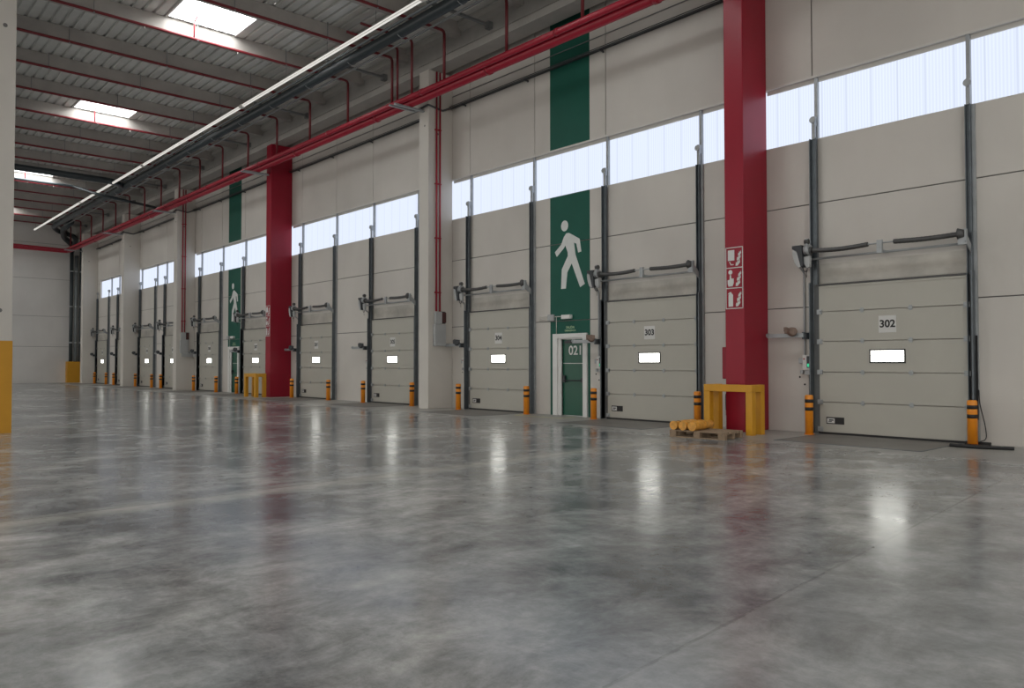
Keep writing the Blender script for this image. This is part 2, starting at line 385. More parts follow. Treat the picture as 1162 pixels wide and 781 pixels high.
# ------------------------------------------------------------------ sprinkler piping
for i, x in enumerate(LX):
    pts = bend([(x, YB, 11.80), (x, 14.42, 11.80), (x, 14.42, 10.12)], .14)
    s = thing('sprinkler_branch_pipe', 'dull red sprinkler branch pipe under purlin, %s from the far wall' % ORD[len(LX) - 1 - i], 'pipe', (x, 14.42, 10.1), 'sprinkler branch pipes')
    bm = bmesh.new(); tube(bm, [Vector(p) - Vector((x, 14.42, 10.1)) for p in pts], .046, 8); obj('pipe', bm, REDLAT, s)
    for y in (4.5, 7.4, 10.3, 13.0):
        bm = bmesh.new(); tube(bm, [(0, y - 14.42, 1.66), (0, y - 14.42, 1.59)], [.012, .022], 8); obj('sprinkler_head', bm, ALU, s)
    for y in (6.0, 9.0, 12.0): obj('pipe_hanger', boxes([(-.012, .012, y - 14.43, y - 14.41, 1.735, 2.2), (-.04, .04, y - 14.44, y - 14.40, 1.655, 1.675)]), STRUT, s)
for x, lab in ((-20.62, 'right'), (-21.45, 'left')):
    tag(obj('sprinkler_feed_riser', tb(bend([(x, 12.4, 11.95), (x, 14.30, 11.95), (x, 14.30, 10.18)], .1), .04, 10), REDLAT), '%s one of two extra red risers above the near cream pipe column' % lab, 'pipe')
for x0, x1, y0, y1 in SKY:
    if y0 > 0 and x0 < -20:
        xk = x0 + .08
        tag(obj('sprinkler_riser', tb(bend([(xk + .02, y0 + .8, 11.83), (xk + .02, y0 + .8, 12.32), (xk + .3, y0 + .8, 12.42)], .06), .022, 8), REDPIPE),
            'short red sprinkler riser standing up into the skylight %s' % ('nearest to camera' if x0 > -30 else 'second from camera' if x0 > -40 else 'third from camera' if x0 > -55 else 'closest to the far wall'), 'pipe')
t = thing('sprinkler_main_pipe', 'thick red sprinkler main pipe running along the dock wall and far wall', 'pipe', (-20, 14.5, 10.02))
bm = bmesh.new(); tube(bm, bend([(XR - 20 + 20 + 20, 0, 0), (-46.55, 0, 0), (-46.55, -27, 0.2)], .3), .13, 16); obj('pipe', bm, REDPIPE, t)
for x in range(-45, 28, 6): obj('pipe_coupling', tb([(x - .07, 0, 0), (x + .07, 0, 0)], .15, 16), REDPIPE, t)
t = thing('sprinkler_main_pipe', 'thinner red sprinkler pipe running beside and above the thick main', 'pipe', (-20, 14.265, 10.10))
bm = bmesh.new(); tube(bm, bend([(29, 0, 0), (-46.3, 0, 0), (-46.3, -27, .55)], .3), .085, 14); obj('pipe', bm, REDPIPE, t)
for x in range(-42, 28, 6): obj('pipe_coupling', tb([(x - .06, 0, 0), (x + .06, 0, 0)], .1, 14), REDPIPE, t)
for (kind, a, b), lab in zip(COLS, ['near red column', 'cream column by door 304', 'far red column', 'cream column with twin pipes at left', 'plain cream column', 'corner cream column']):
    x = (a + b) / 2
    t = thing('pipe_bracket', 'pale steel bracket under the red mains at the %s' % lab, 'bracket', (x, 14.97, 9.85), 'brackets under the red mains')
    obj('arm', boxes([(-.05, .05, -1.15, 0, -.04, .0), (-.05, -.035, -1.15, 0, 0, .05)]), STEELL, t)
    obj('strut', boxes([(-.35, -.27, -1.15, -.2, -.0, .05), (-.30, .05, -.2, -.14, -.0, .04)]), STEELL, t)
# ------------------------------------------------------------------ roof services
t = thing('ceiling_trunking', 'long white trunking hung below the roof, parallel to the dock wall', 'trunking', (-20, 12.2, 11.4))
obj('channel', box(-46.3, 22, -.05, .05, -.03, .04), TRUNK, t); obj('underside_glow', box(-46.28, 22, -.035, .035, -.045, -.03), TRUNKGLOW, t); obj('side_glow', box(-46.28, 22, -.053, -.05, -.02, .03), TRUNKGLOW, t)  # underside and one side get an added glow so the channel looks brighter
for x in (-33, -21, -9, 3): obj('end_coupling', box(x - .15, x + .15, -.065, .065, -.05, .05), TRUNK, t)
for x in LX: obj('hanger', box(x + 19.6, x + 19.612, -.006, .006, .03, .5), STRUT, t)
t = thing('drain_pipe', 'thick black roof drain pipe running below the roof along the dock wall', 'pipe', (-20, 13, 11.45))
bm = bmesh.new(); tube(bm, bend([(28, 0, 0), (-44.2, 0, 0), (-45.6, .6, -.1), (-45.9, 1.95, -.35), (-46.7, 1.95, -.9)], .5), .17, 16); obj('pipe', bm, BPIPE, t)
for x in LX[:-3]: 
    bm = bmesh.new(); q = x + 20 - .25
    tube(bm, [(q + .02 * 0, .19 * math.cos(a), .19 * math.sin(a)) for a in [math.pi * k / 8 - 2.4 for k in range(0, 13)]], .012, 6); obj('pipe_clip', bm, STEELL, t)
tag(obj('drain_pipe', tb(bend([(8.5, 12.84, 11.64), (-63.5, 12.84, 11.64), (-64.8, 13.6, 11.6), (-66.5, 14.9, 11.2)], .5), .04, 12), GPIPE), 'thin grey pipe running close beside the thick black roof drain pipe', 'pipe')
tag(obj('mounting_rail', box(-62, 8.5, 13.19, 13.24, 11.22, 11.27), STRUT), 'slim grey mounting rail just under the thick black drain pipe', 'rail')
for i, x in enumerate(LX):
    if i % 2 == 0:
        t = thing('strut_arm', 'grey channel strut under the roof, %s from the far wall' % ORD[(len(LX) - 1 - i) // 2], 'strut', (x - 1.6, 15.18, 11.72), 'channel struts under the roof')
        obj('channel', box(-.05, .05, -2.35, -.02, 0, .07), STRUT, t); obj('end_plate', box(-.09, .09, -.145, .06, -.08, .13), STRUT, t)
tag(obj('cross_drain_pipe', tb(bend([(-46.2, 3.23, 11.55), (-46.2, 12.2, 11.5), (-46.9, 12.95, 11.45)], .4), .17, 14), BPIPE), 'thick black drain pipe crossing below the roof towards the wall run', 'pipe')
tag(obj('cross_drain_pipe', tb(bend([(-50.2, 3.23, 11.74), (-50.2, 11.2, 11.74), (-48.6, 12.1, 11.15), (-48.4, 15.6, 10.72)], .3), .08, 12), BPIPE), 'thinner black cross pipe with a dropped diagonal bend near the wall', 'pipe')
tag(obj('drain_elbow', tb(bend([(-60.5, 13.35, 11.35), (-64.0, 13.6, 11.25), (-66.5, 14.2, 11.05), (-66.95, 14.9, 10.6), (-66.95, 14.9, 10.3)], .4), .2, 14), BPIPE), 'thick black elbow leading down into the corner drain pipes', 'pipe')
# corner downpipes with ochre guard
for y, r, m, lab in ((14.86, .13, BPIPE, 'black downpipe on the far wall, left of the grey one'), (15.19, .14, GPIPE, 'grey steel downpipe between the two black ones in the far corner'), (15.53, .13, BPIPE, 'black downpipe in the far corner, right of the grey one')):
    t = thing('downpipe', lab, 'pipe', (-67.0, y, 0), 'far corner downpipes')
    obj('pipe', tb([(0, 0, .02), (0, 0, 10.4 if m is BPIPE else 9.8)], r, 14), m, t)
    for z in (3.07, 5.85, 8.57): obj('pipe_clamp', tb([(0, 0, z - .05), (0, 0, z + .05)], r + .02, 14), STEELL, t)
t = thing('pipe_guard', 'ochre yellow steel guard box around the feet of the corner downpipes', 'guard', (-66.8, 15.2, 0))
obj('guard_plate', boxes([(.0, .02, -.57, .57, 0, 1.62), (-.58, 0, -.59, -.57, 0, 1.62), (-.58, 0, .57, .59, 0, 1.62)]), YELG, t)
obj('guard_foot', boxes([(.02, .09, -.57, -.47, 0, .02), (.02, .09, .47, .57, 0, .02)]), YELG, t)

# ------------------------------------------------------------------ cable trays along the wall
bays = [(XR, COLS[0][2])] + [(COLS[i][1], COLS[i + 1][2]) for i in range(5)]
bl = ['right of the near red column', 'above doors 303 and 304', 'between the cream pipe column and the far red column', 'above the far green stripe', 'in the bay of the second farthest windows', 'in the farthest window bay']
for (x1, x0), lab in zip(bays, bl):
    t = thing('cable_tray', 'dark cable tray on the wall, %s' % lab, 'cable tray', (x0, YW, 10.05), 'cable trays on the dock wall')
    L = x1 - x0
    bm = bmesh.new()
    for z in (0, .05):
        for y in (-.16, -.11, -.06): tube(bm, [(.02, y, z * (y == -.16)), (L - .02, y, z * (y == -.16))], .012, 6)
    for k in range(int(L / .8)): bx(bm, .4 + k * .8, .42 + k * .8, -.17, -.05, -.012, .0)
    bx(bm, .02, L - .02, -.15, -.07, -.006, .03)
    obj('wire_tray', bm, CABLE, t)
    for k in range(int(L / 3)): obj('tray_bracket', boxes([(.7 + k * 3, .74 + k * 3, -.2, -.002, -.05, -.015), (.7 + k * 3, .74 + k * 3, -.03, -.002, -.07, -.015)]), CABLE, t)
    obj('conduit', tb([(.02, -.03, .42), (L - .02, -.03, .42)], .014, 6), STRUT, t)
for (kind, a, b), lab in [(COLS[1], 'by door 304'), (COLS[3], 'with twin pipes in the left half'), (COLS[4], 'between the farthest bays')]:
    y = 14.97 - .05
    tag(obj('cable_bundle', tb(bend([(a - .25, 15.85, 10.05), (a - .06, 15.6, 10.0), (a - .05, y, 9.95), (b + .05, y, 9.98), (b + .05, 15.5, 9.9), (b + .3, 15.85, 10.05)], .05), .035, 8), CABLE),
        'dark cable around the head of the cream column %s' % lab, 'cable')

# ------------------------------------------------------------------ sectional dock doors
HZ = [.035, .67, 1.30, 1.945, 2.575, 3.13]
DW = 2.97
def make_door():
    d = struct('door_1', loc=(0, 0, 0))                  # origin at the foot of the left track; local x to the right
    for i in range(5):
        z0, z1 = HZ[i], HZ[i + 1]
        bm = box(.05, DW - .05, -.075, -.035, z0 + .007, z1 - .007)
        p = obj('door_section', bm, DOORP, d, .004)
        if i:
            for fx in (.96, 1.90):
                obj('hinge', boxes([(fx - .03, fx + .03, -.083, -.075, z0 - .05, z0 + .05), (fx - .045, fx + .045, -.094, -.083, z0 - .018, z0 + .018)]), STEELL, p)
        for sx in (.07, DW - .07):
            z = z0 if i else .10
            obj('roller_bracket', boxes([(sx - .06, sx + .05, -.10, -.075, z - .05, z + .05), (sx - .03, sx + .03, -.125, -.10, z - .025, z + .025)]), STEELL, p)
        if i == 2:
            w = obj('vision_window', boxes([(1.10, 1.80, -.09, -.075, 1.49, 1.52), (1.10, 1.80, -.09, -.075, 1.74, 1.77), (1.10, 1.13, -.09, -.075, 1.52, 1.74), (1.77, 1.80, -.09, -.075, 1.52, 1.74)]), BLACK, p, .004)
            obj('window_pane', box(1.13, 1.77, -.08, -.0755, 1.52, 1.74), DWIN, w)
        if i == 0:
            b = obj('handle_plate', boxes([(.19, .57, -.082, -.0755, .215, .36)]), BLACK, p)
            obj('handle_sticker', box(.21, .37, -.085, -.082, .235, .335), PLATE, b)
            obj('sticker_print', boxes([(.235, .31, -.0865, -.085, .26, .275), (.25, .345, -.0865, -.085, .285, .31)]), INK, b)
    obj('bottom_seal', box(.03, DW - .03, -.09, -.03, .0, .042), BLACK, d)
    obj('top_seal', boxes([(.0, DW, -.085, -.03, 3.135, 3.165)]), SPRING, d)
    obj('door_top_rail', boxes([(.06, DW - .06, -.088, -.075, 3.085, 3.115)]), DOORP, d)
    for s, x0, x1 in ((-1, -.10, .05), (1, DW - .05, DW + .045)):
        xe = x0 if s < 0 else x1
        tr = obj('vertical_track', boxes([(x0, x1, -.075, -.06, 3.16, 6.3), (x0, x0 + .015, -.14, -.06, 3.16, 6.3), (x1 - .015, x1, -.14, -.06, 3.16, 6.3),
                                     (x0, x0 + .012, -.16, -.0, 0, 3.16), (x1 - .012, x1, -.035, -.0, 0, 3.16), (xe - .012, xe + .012, -.20, -.0, 0, 3.2)]), STEEL, d)
        obj('track_angle', boxes([(xe - (.05 if s < 0 else -.0), xe + (0 if s < 0 else .05), -.06, .0, 0, 6.3), ((x0 + x1) / 2 - .035, (x0 + x1) / 2 + .035, -.10, -.05, 6.3, 6.62)]), STEELL, tr)
        obj('side_seal', boxes([((x0 + .012, x1, -.033, -.0, 0, 3.16) if s < 0 else (x0, x1 - .012, -.033, -.0, 0, 3.16))]), SIDESEAL, tr)
        bm = tb([((x0 + x1) / 2, -.14, 6.70), ((x0 + x1) / 2, -.10, 6.70)], .07, 12); bx(bm, (x0 + x1) / 2 - .03, (x0 + x1) / 2 + .03, -.11, -.0, 6.58, 6.78)
        obj('track_pulley', bm, STEELL, tr)
    obj('header_band', box(.05, DW - .05, -.02, 0, 3.18, 3.60), HEADBAND, d)  # thin slab above the door, greyer and blotchier than the wall
    # torsion shaft with its two springs
    s = obj('torsion_shaft', tb([(-.30, -.37, 3.86), (DW + .02, -.37, 3.86)], .016, 10), STEELL, d)
    for a, b in ((.06, 1.22), (1.72, 2.88)):
        bm = bmesh.new(); n = 30; pts = [(a + (b - a) * k / n, -.37, 3.86 - .03 * math.sin(math.pi * k / n) * (1 if a < 1 else .6)) for k in range(n + 1)]
        tube(bm, pts, [.046 + .003 * (k % 2) for k in range(n + 1)], 12); obj('torsion_spring', bm, SPRING, s)
    obj('center_bracket', boxes([(1.40, 1.50, -.40, -.34, 3.66, 3.92), (1.43, 1.47, -.39, -.0, 3.70, 3.74)]), STEELL, s)
    obj('support_tube', tb([(-.02, -.27, 3.69), (DW, -.27, 3.69)], .024, 10), STEELL, s)
    for q in (.0, DW - .06):
        bm = tb([(q - .05, -.37, 3.86), (q - .02, -.37, 3.86), (q + .06, -.37, 3.86)], [.11, .095, .075], 18); obj('cable_drum', bm, SPRING, s)
    bm = bmesh.new(); X = DW + .01
    v = [bm.verts.new(p) for p in ((X, -.42, 3.92), (X, -.05, 3.62), (X, -.05, 3.48), (X, -.42, 3.72), (X + .02, -.42, 3.92), (X + .02, -.05, 3.62), (X + .02, -.05, 3.48), (X + .02, -.42, 3.72))]
    for f in ((0, 1, 2, 3), (7, 6, 5, 4), (0, 4, 5, 1), (1, 5, 6, 2), (2, 6, 7, 3), (3, 7, 4, 0)): bm.faces.new([v[i] for i in f])
    bx(bm, X - .12, X + .03, -.40, -.34, 3.66, 3.94)
    obj('end_bracket', bm, STEELL, s)
    p = obj('number_plate', box(1.29, 1.63, -.081, -.075, 2.10, 2.44), PLATE, d)
    return d
def make_operator():
    t = thing('door_operator', '', 'door motor', (0, 0, 0))
    prof = [(-.40, 3.90), (-.40, 3.98), (-.06, 3.98), (-.12, 3.62), (-.18, 3.50), (-.23, 3.50)]
    bm = bmesh.new(); poly_xz(bm, [(-.42, 3.92), (-.42, 3.99), (-.20, 3.99), (-.17, 3.55), (-.21, 3.52), (-.24, 3.55), (-.32, 3.88)], -.46, -.27); obj('motor_housing', bm, DARKPL, t, .01)
    bm = bmesh.new(); poly_xz(bm, [(-.40, 3.91), (-.31, 3.86), (-.22, 3.53), (-.27, 3.50), (-.34, 3.58), (-.39, 3.72), (-.41, 3.84)], -.47, -.28); obj('motor_cover', bm, GREYBOX, t, .015)
    bm = tb([(-.16, -.37, 3.88), (-.05, -.37, 3.88)], .115, 16); bx(bm, -.15, -.10, -.40, -.34, 3.88, 4.12); obj('gear_case', bm, STEELL, t)
    bm = tb([(-.17, -.36, 4.06), (-.09, -.36, 4.06)], .06, 12); obj('chain_wheel', bm, SPRING, t)
    bm = bmesh.new(); poly_xz(bm, [(-.20, 3.74), (-.06, 3.76), (-.06, 3.52), (-.12, 3.50), (-.20, 3.62)], -.40, -.30); obj('limit_switch', bm, GREYBOX, t, .01)
    obj('mounting_arm', boxes([(-.16, -.11, -.35, 0, 3.78, 3.84), (-.16, -.11, -.03, 0, 3.6, 4.0)]), STEEL, t)
    bm = bmesh.new(); tube(bm, bend([(-.24, -.36, 3.56), (-.20, -.36, 3.44), (-.13, -.36, 3.42), (-.12, -.36, 3.60)], .03), .009, 6); tube(bm, [(-.15, -.36, 3.46), (-.14, -.36, 3.30)], .006, 6)
    obj('wiring_loop', bm, BLACK, t)
    bm = bmesh.new(); tube(bm, bend([(-.37, -.30, 3.60), (-.37, -.03, 3.45), (-.37, -.03, 1.66), (-.30, -.03, 1.56), (-.26, -.05, 1.52)], .05), .022, 8); obj('conduit', bm, STEELL, t)
    bm = bmesh.new(); tube(bm, [(-.19, -.08, 3.6), (-.19, -.08, 1.62)], .006, 6); tube(bm, [(-.13, -.08, 3.6), (-.13, -.08, 1.9)], .005, 6); obj('pull_chain', bm, STEELL, t)
    return t
def make_control():
    t = thing('control_box', '', 'control box', (0, 0, 0))
    obj('housing', box(-.31, -.11, -.12, -.0, 1.34, 1.67), PLATE, t, .012)
    obj('button_panel', box(-.21, -.14, -.127, -.12, 1.39, 1.64), DARKPL, t)
    obj('display', box(-.20, -.155, -.131, -.127, 1.41, 1.48), LED, t)
    obj('side_switch', boxes([(-.42, -.32, -.08, 0, 1.48, 1.60), (-.40, -.33, -.06, 0, 1.26, 1.34)]), STEELL, t, .01)
    obj('push_button', tb([(-.27, -.13, 1.58), (-.27, -.118, 1.58)], .018, 10), REDPIPE, t)
    obj('lower_box', boxes([(-.27, -.15, -.10, 0, 1.24, 1.35), (-.13, -.115, -.1, 0, 1.66, 1.72)]), GREYBOX, t, .01)
    bm = bmesh.new(); tube(bm, bend([(-.17, -.05, 1.25), (-.12, -.12, 1.17), (-.05 - .06, -.10, 1.28)], .04), .01, 6); tube(bm, [(-.20, -.03, 1.24), (-.20, -.03, .15)], .012, 6); obj('cable', bm, SPRING, t)
    return t
def make_docklight(headmat, sh=0.0):
    t = thing('dock_light', '', 'dock light', (0, 0, 0))
    obj('wall_mount', boxes([(-.20, -.15, -.25, 0, 2.02, 2.12), (-.155, -.13, -.30, -.16, 2.0, 2.14)]), DARKPL, t)
    bm = bmesh.new(); bx(bm, -1.02, -.18, -.33, -.27, 2.04, 2.13); tube(bm, [(-1.04, -.30, 2.10), (-.97, -.30, 2.10)], .045, 10); obj('arm', bm, STEELL, t, .004)
    obj('arm_joint', tb([(-.19, -.30, 2.0), (-.19, -.30, 2.15)], .03, 10), STEEL, t)
    bm = bmesh.new(); tube(bm, [(-.20 + sh, -.43, 2.17), (-.27 + sh, -.37, 2.16), (-.36 + sh, -.32, 2.15)], [.085, .105, .06], 14); bx(bm, -.42 + sh, -.22 + sh, -.42, -.28, 2.12, 2.25); bx(bm, -.47 + sh, -.40 + sh, -.36, -.30, 2.17, 2.27); obj('lamp_head', bm, headmat, t, .012)
    return t
def make_bollard():
    t = thing('bollard', '', 'bollard', (0, 0, 0))
    bm = bmesh.new(); tube(bm, [(0, 0, .0), (0, 0, .80), (0, 0, .815), (0, 0, .825)], [.083, .083, .078, .062], 20); obj('post', bm, YEL, t)
    for z0, z1 in ((.665, .735), (.50, .57)): obj('black_band', tb([(0, 0, z0), (0, 0, z1)], .0845, 20), BLACK, t)
    obj('base_flange', tb([(0, 0, 0), (0, 0, .012)], .105, 20), YEL, t)
    return t
d0 = make_door(); op0 = make_operator(); cb0 = make_control(); dlf = make_docklight(BROWN, -.14); dl0 = make_docklight(BROWN); dl1 = make_docklight(DARKPL); bo0 = make_bollard()
used = set()
def use(proto):
    if proto.name in used: return copy_tree(proto)
    used.add(proto.name); return proto
WH = ['the rightmost dock door', 'the dock door right of the near green stripe', 'the dock door left of the near green stripe', 'the dock door left of the near pipe column',
      'the dock door right of the far red column', 'the dock door left of the far red column', 'the dock door left of the far green stripe', 'the dock door beyond the far pipe column',
      'the left dock door in the second farthest bay', 'the right dock door in the farthest bay', 'the dock door nearest the far wall']
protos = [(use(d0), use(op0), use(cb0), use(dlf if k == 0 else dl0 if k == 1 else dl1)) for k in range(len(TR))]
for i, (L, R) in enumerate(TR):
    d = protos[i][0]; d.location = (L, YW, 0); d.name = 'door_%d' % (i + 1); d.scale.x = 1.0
    pl = [c for c in d.children if c.name.startswith('number_plate')][0]
    obj('door_number', text_mesh(str(302 + i), .205, .001, .006, 1.0), INK, pl, loc=(1.46, -.083, 2.27))
    o = protos[i][1]; o.location = (L + .07, YW, 0); tag(o, 'dark wedge shaped motor beside %s' % WH[i], 'door motor', 'door motors')
    o = protos[i][2]; o.location = (L, YW, 0); tag(o, 'small grey control box beside %s' % WH[i], 'control box', 'door control boxes')
    o = protos[i][3]; o.location = (L, YW, 0); tag(o, '%s folded dock light beside %s' % ('brown headed' if i < 2 else 'dark headed', WH[i]), 'dock light', 'dock lights')
    # dark leveller plate cast into the floor before the door
    p = thing('dock_leveller', 'dark leveller plate in the floor before %s' % WH[i], 'dock leveller', (L, 14.9, 0), 'dock levellers in the floor')
    obj('deck_plate', box(.15, DW - .2, -1.0, .95, 0.0, .004), PLATEF, p)
    obj('curb_angle', boxes([(.11, .15, -1.0, .95, 0, .006), (DW - .2, DW - .16, -1.0, .95, 0, .006), (.11, DW - .16, -1.04, -1.0, 0, .006)]), STEEL, p)
BOL = [(-7.87, 'between near red column and rightmost dock door'), (-4.80, 'rightmost, standing behind black rubber strips'), (-13.88, 'right beside the near green door'), (-10.62, 'just behind the near pallet'),
       (-19.70, 'standing right of the near pipe column'), (-16.50, 'left of the near green stripe'), (-25.5, 'second to the left of near pipe column'), (-22.30, 'touching the left edge of near pipe column'),
       (-31.35, 'just right of the far red column'), (-28.15, 'second to the right of far red column'), (-42.95, 'just right of the far pipe column'), (-39.80, 'just left of the far green door'),
       (-37.2, 'just right of the far green door'), (-45.72, 'half hidden by the far pipe column'), (-62.79, 'farthest of all, by the corner column'), (-59.8, 'second nearest the far wall'),
       (-57.95, 'third nearest the far wall'), (-53.15, 'just right of the plain cream column'), (-49.95, 'left of a close pair by plain column'), (-48.3, 'right of a close pair by plain column')]
for x, lab in BOL:
    o = use(bo0); o.location = (x, 15.5, 0); tag(o, 'orange black banded bollard, %s' % lab, 'bollard', 'bollards beside the dock doors')

# ------------------------------------------------------------------ personnel doors with their signs
def person_door(dx, num, n, lab):
    d = struct('door_%d' % n, loc=(-15.53 + dx, YW, 0)); w = .88
    obj('door_leaf', box(.005, w - .005, .06, .11, .01, 2.17), GREENDOOR, d, .004)
    obj('door_frame', boxes([(-.29, -.12, -.07, .01, 0, 2.33), (w, w + .15, -.07, .01, 0, 2.33), (-.12, w, -.07, .01, 2.20, 2.33)]), WHITE, d, .004)
    obj('door_reveal', boxes([(-.12, .0, -.02, .15, 0, 2.2), (w, w + .002, -.02, .15, 0, 2.2), (0, w, -.02, .15, 2.175, 2.2)]), WHITE, d)
    obj('vision_strip', box(.01, w - .01, .052, .06, 1.475, 1.495), PLATE, d)
    b = obj('panic_bar', tb([(.08, .0, 1.0), (w - .08, .0, 1.0)], .018, 8), DARKPL, d)
    obj('bar_housing', boxes([(.05, .13, -.01, .06, .94, 1.14), (w - .13, w - .05, -.01, .06, .94, 1.08)]), DARKPL, b, .006)
    obj('door_closer', boxes([(.10, .36, .02, .06, 2.06, 2.12), (.2, .55, .0, .015, 2.12, 2.14)]), DARKPL, d)
    if num: obj('door_number', text_mesh(num, .36, .001, .006), PLATE, d, loc=(.50, .057, 1.84))
    y = YW
    t = thing('escape_sign', 'pale green two line escape lettering %s' % lab, 'sign', (-15.175 + dx, y - .004, 2.46))
    obj('upper_line', text_mesh('SALIDA', .10, .001, .001), GLOWTXT, t, loc=(0, -.002, .045))
    obj('lower_line', text_mesh('EMERGENCIA', .072, .001, .001), GLOWTXT, t, loc=(0, -.002, -.045))
    t = thing('emergency_light', 'small white emergency light on thin conduit %s' % lab, 'emergency light', (-15.26 + dx, y, 2.80))
    obj('lamp_housing', box(-.17, .17, -.12, -.0, -.055, .065), WHITE, t, .012)
    obj('junction_box', box(-.77, -.53, -.07, 0, -.09, .10), GREYBOX, t, .01)
    bm = tb([(-.53, -.02, .03), (-.17, -.02, .03)], .012, 8); tube(bm, [(-.45, -.02, .03), (-.45, -.02, -.48)], .01, 8)
    for z in (-.03, .05): tube(bm, [(-1.15, -.02, z), (-.77, -.02, z)], .012, 8)
    obj('conduit', bm, ALU, t)
    t = thing('walking_person_sign', 'large white walking person painted on the %s' % lab.replace('above', 'stripe above'), 'sign', (-15.3 + dx, y - .0045, 3.6))
    bm = bmesh.new(); y0, y1 = -.004, 0
    P = lambda l: [(a + 15.3, b - 3.6) for a, b in l]
    poly_xz(bm, P(disc(-15.385, 5.42, .14, .155)), y0, y1)
    poly_xz(bm, P([(-15.22, 5.20), (-15.02, 5.10), (-14.80, 4.98), (-14.74, 4.62), (-14.86, 4.60), (-14.93, 4.86), (-15.02, 4.90), (-14.96, 4.55), (-14.61, 3.70), (-14.79, 3.62), (-15.11, 4.32), (-15.28, 4.08), (-15.34, 3.62),
                       (-15.53, 3.62), (-15.50, 4.18), (-15.26, 4.55), (-15.27, 4.66), (-15.36, 4.86), (-15.42, 4.78), (-15.70, 4.56), (-15.78, 4.70), (-15.52, 4.90), (-15.42, 5.10), (-15.32, 5.20)]), y0, y1)
    obj('figure', bm, PICTO, t)
person_door(0, '021', 12, 'above the green door 021')
person_door(-23.48, '', 13, 'above the far green door')

# ------------------------------------------------------------------ fire equipment signs on the red columns
def fire_sign(x0, lab):
    t = thing('fire_sign', 'white outlined strip of three fire equipment pictograms on the %s' % lab, 'sign', (x0, 14.97, 2.68))
    S = .43; H = .445
    b = []
    for k in range(4): b.append((0, S, -.006, 0, k * H, k * H + .018))
    b += [(0, .018, -.006, 0, 0, 3 * H + .018), (S - .018, S, -.006, 0, 0, 3 * H + .018)]
    obj('border', boxes(b), PICTO, t)
    for k, nm in enumerate(('extinguisher_pictogram', 'alarm_button_pictogram', 'hose_reel_pictogram')):
        bm = bmesh.new(); z = k * H; q = lambda l: [(a, c + z) for a, c in l]
        if k == 0:
            poly_xz(bm, q([(.07, .05), (.18, .05), (.18, .30), (.155, .34), (.14, .34), (.14, .37), (.10, .37), (.055, .33), (.065, .32), (.10, .345), (.07, .30)]), -.006, 0)
        elif k == 1:
            poly_xz(bm, q([(.07, .05), (.17, .05), (.20, .12), (.20, .22), (.155, .22), (.14, .23), (.135, .30), (.105, .30), (.10, .20), (.05, .19), (.05, .12)]), -.006, 0)
            poly_xz(bm, q(disc(.12, .36, .05, .05, 14)), -.006, 0)
        else:
            poly_xz(bm, q([(.06, .17), (.22, .17), (.22, .40), (.06, .40)]), -.006, 0)
            poly_xz(bm, q([(.09, .15), (.13, .07), (.20, .07), (.20, .09), (.14, .09), (.11, .15)]), -.006, 0)
        for s, (ox, oz, sc) in enumerate(((.25, .05, 1.0), (.28, .17, .85), (.31, .27, .7))):
            poly_xz(bm, q([(ox, oz), (ox + .05 * sc, oz), (ox + .11 * sc, oz + .07 * sc), (ox + .10 * sc, oz + .15 * sc), (ox + .07 * sc, oz + .08 * sc), (ox + .05 * sc, oz + .13 * sc), (ox + .035 * sc, oz + .06 * sc), (ox + .01, oz + .08 * sc)]), -.006, 0)
        obj(nm, bm, PICTO, t)
fire_sign(-9.50, 'near red column'); fire_sign(-32.82, 'far red column')
t = thing('alarm_cabinet', 'red alarm cabinet on the left side of the near red column', 'cabinet', (-9.52, 15.3, 1.14))
obj('housing', box(-.20, 0, -.15, .15, 0, .71), RED, t, .01); obj('cabinet_door', box(-.19, -.01, -.165, -.15, .02, .69), RED, t, .004)
t = thing('fire_extinguisher', 'dark red extinguisher low behind the ochre barrier, on the near red column', 'extinguisher', (-9.64, 15.3, .30))
bm = bmesh.new(); tube(bm, [(0, 0, 0), (0, 0, .03), (0, 0, .46), (0, 0, .54), (0, 0, .57)], [.06, .08, .08, .05, .025], 16); obj('cylinder', bm, REDLAT, t)
obj('valve', boxes([(-.02, .02, -.02, .02, .56, .61), (-.015, .015, -.10, .03, .60, .63)]), DARKPL, t)
obj('hose', tb(bend([(0, -.05, .58), (-.02, -.11, .5), (-.02, -.10, .15)], .05), .012, 8), BLACK, t)
obj('wall_hook', box(.05, .12, -.03, .03, .38, .5), STEEL, t)
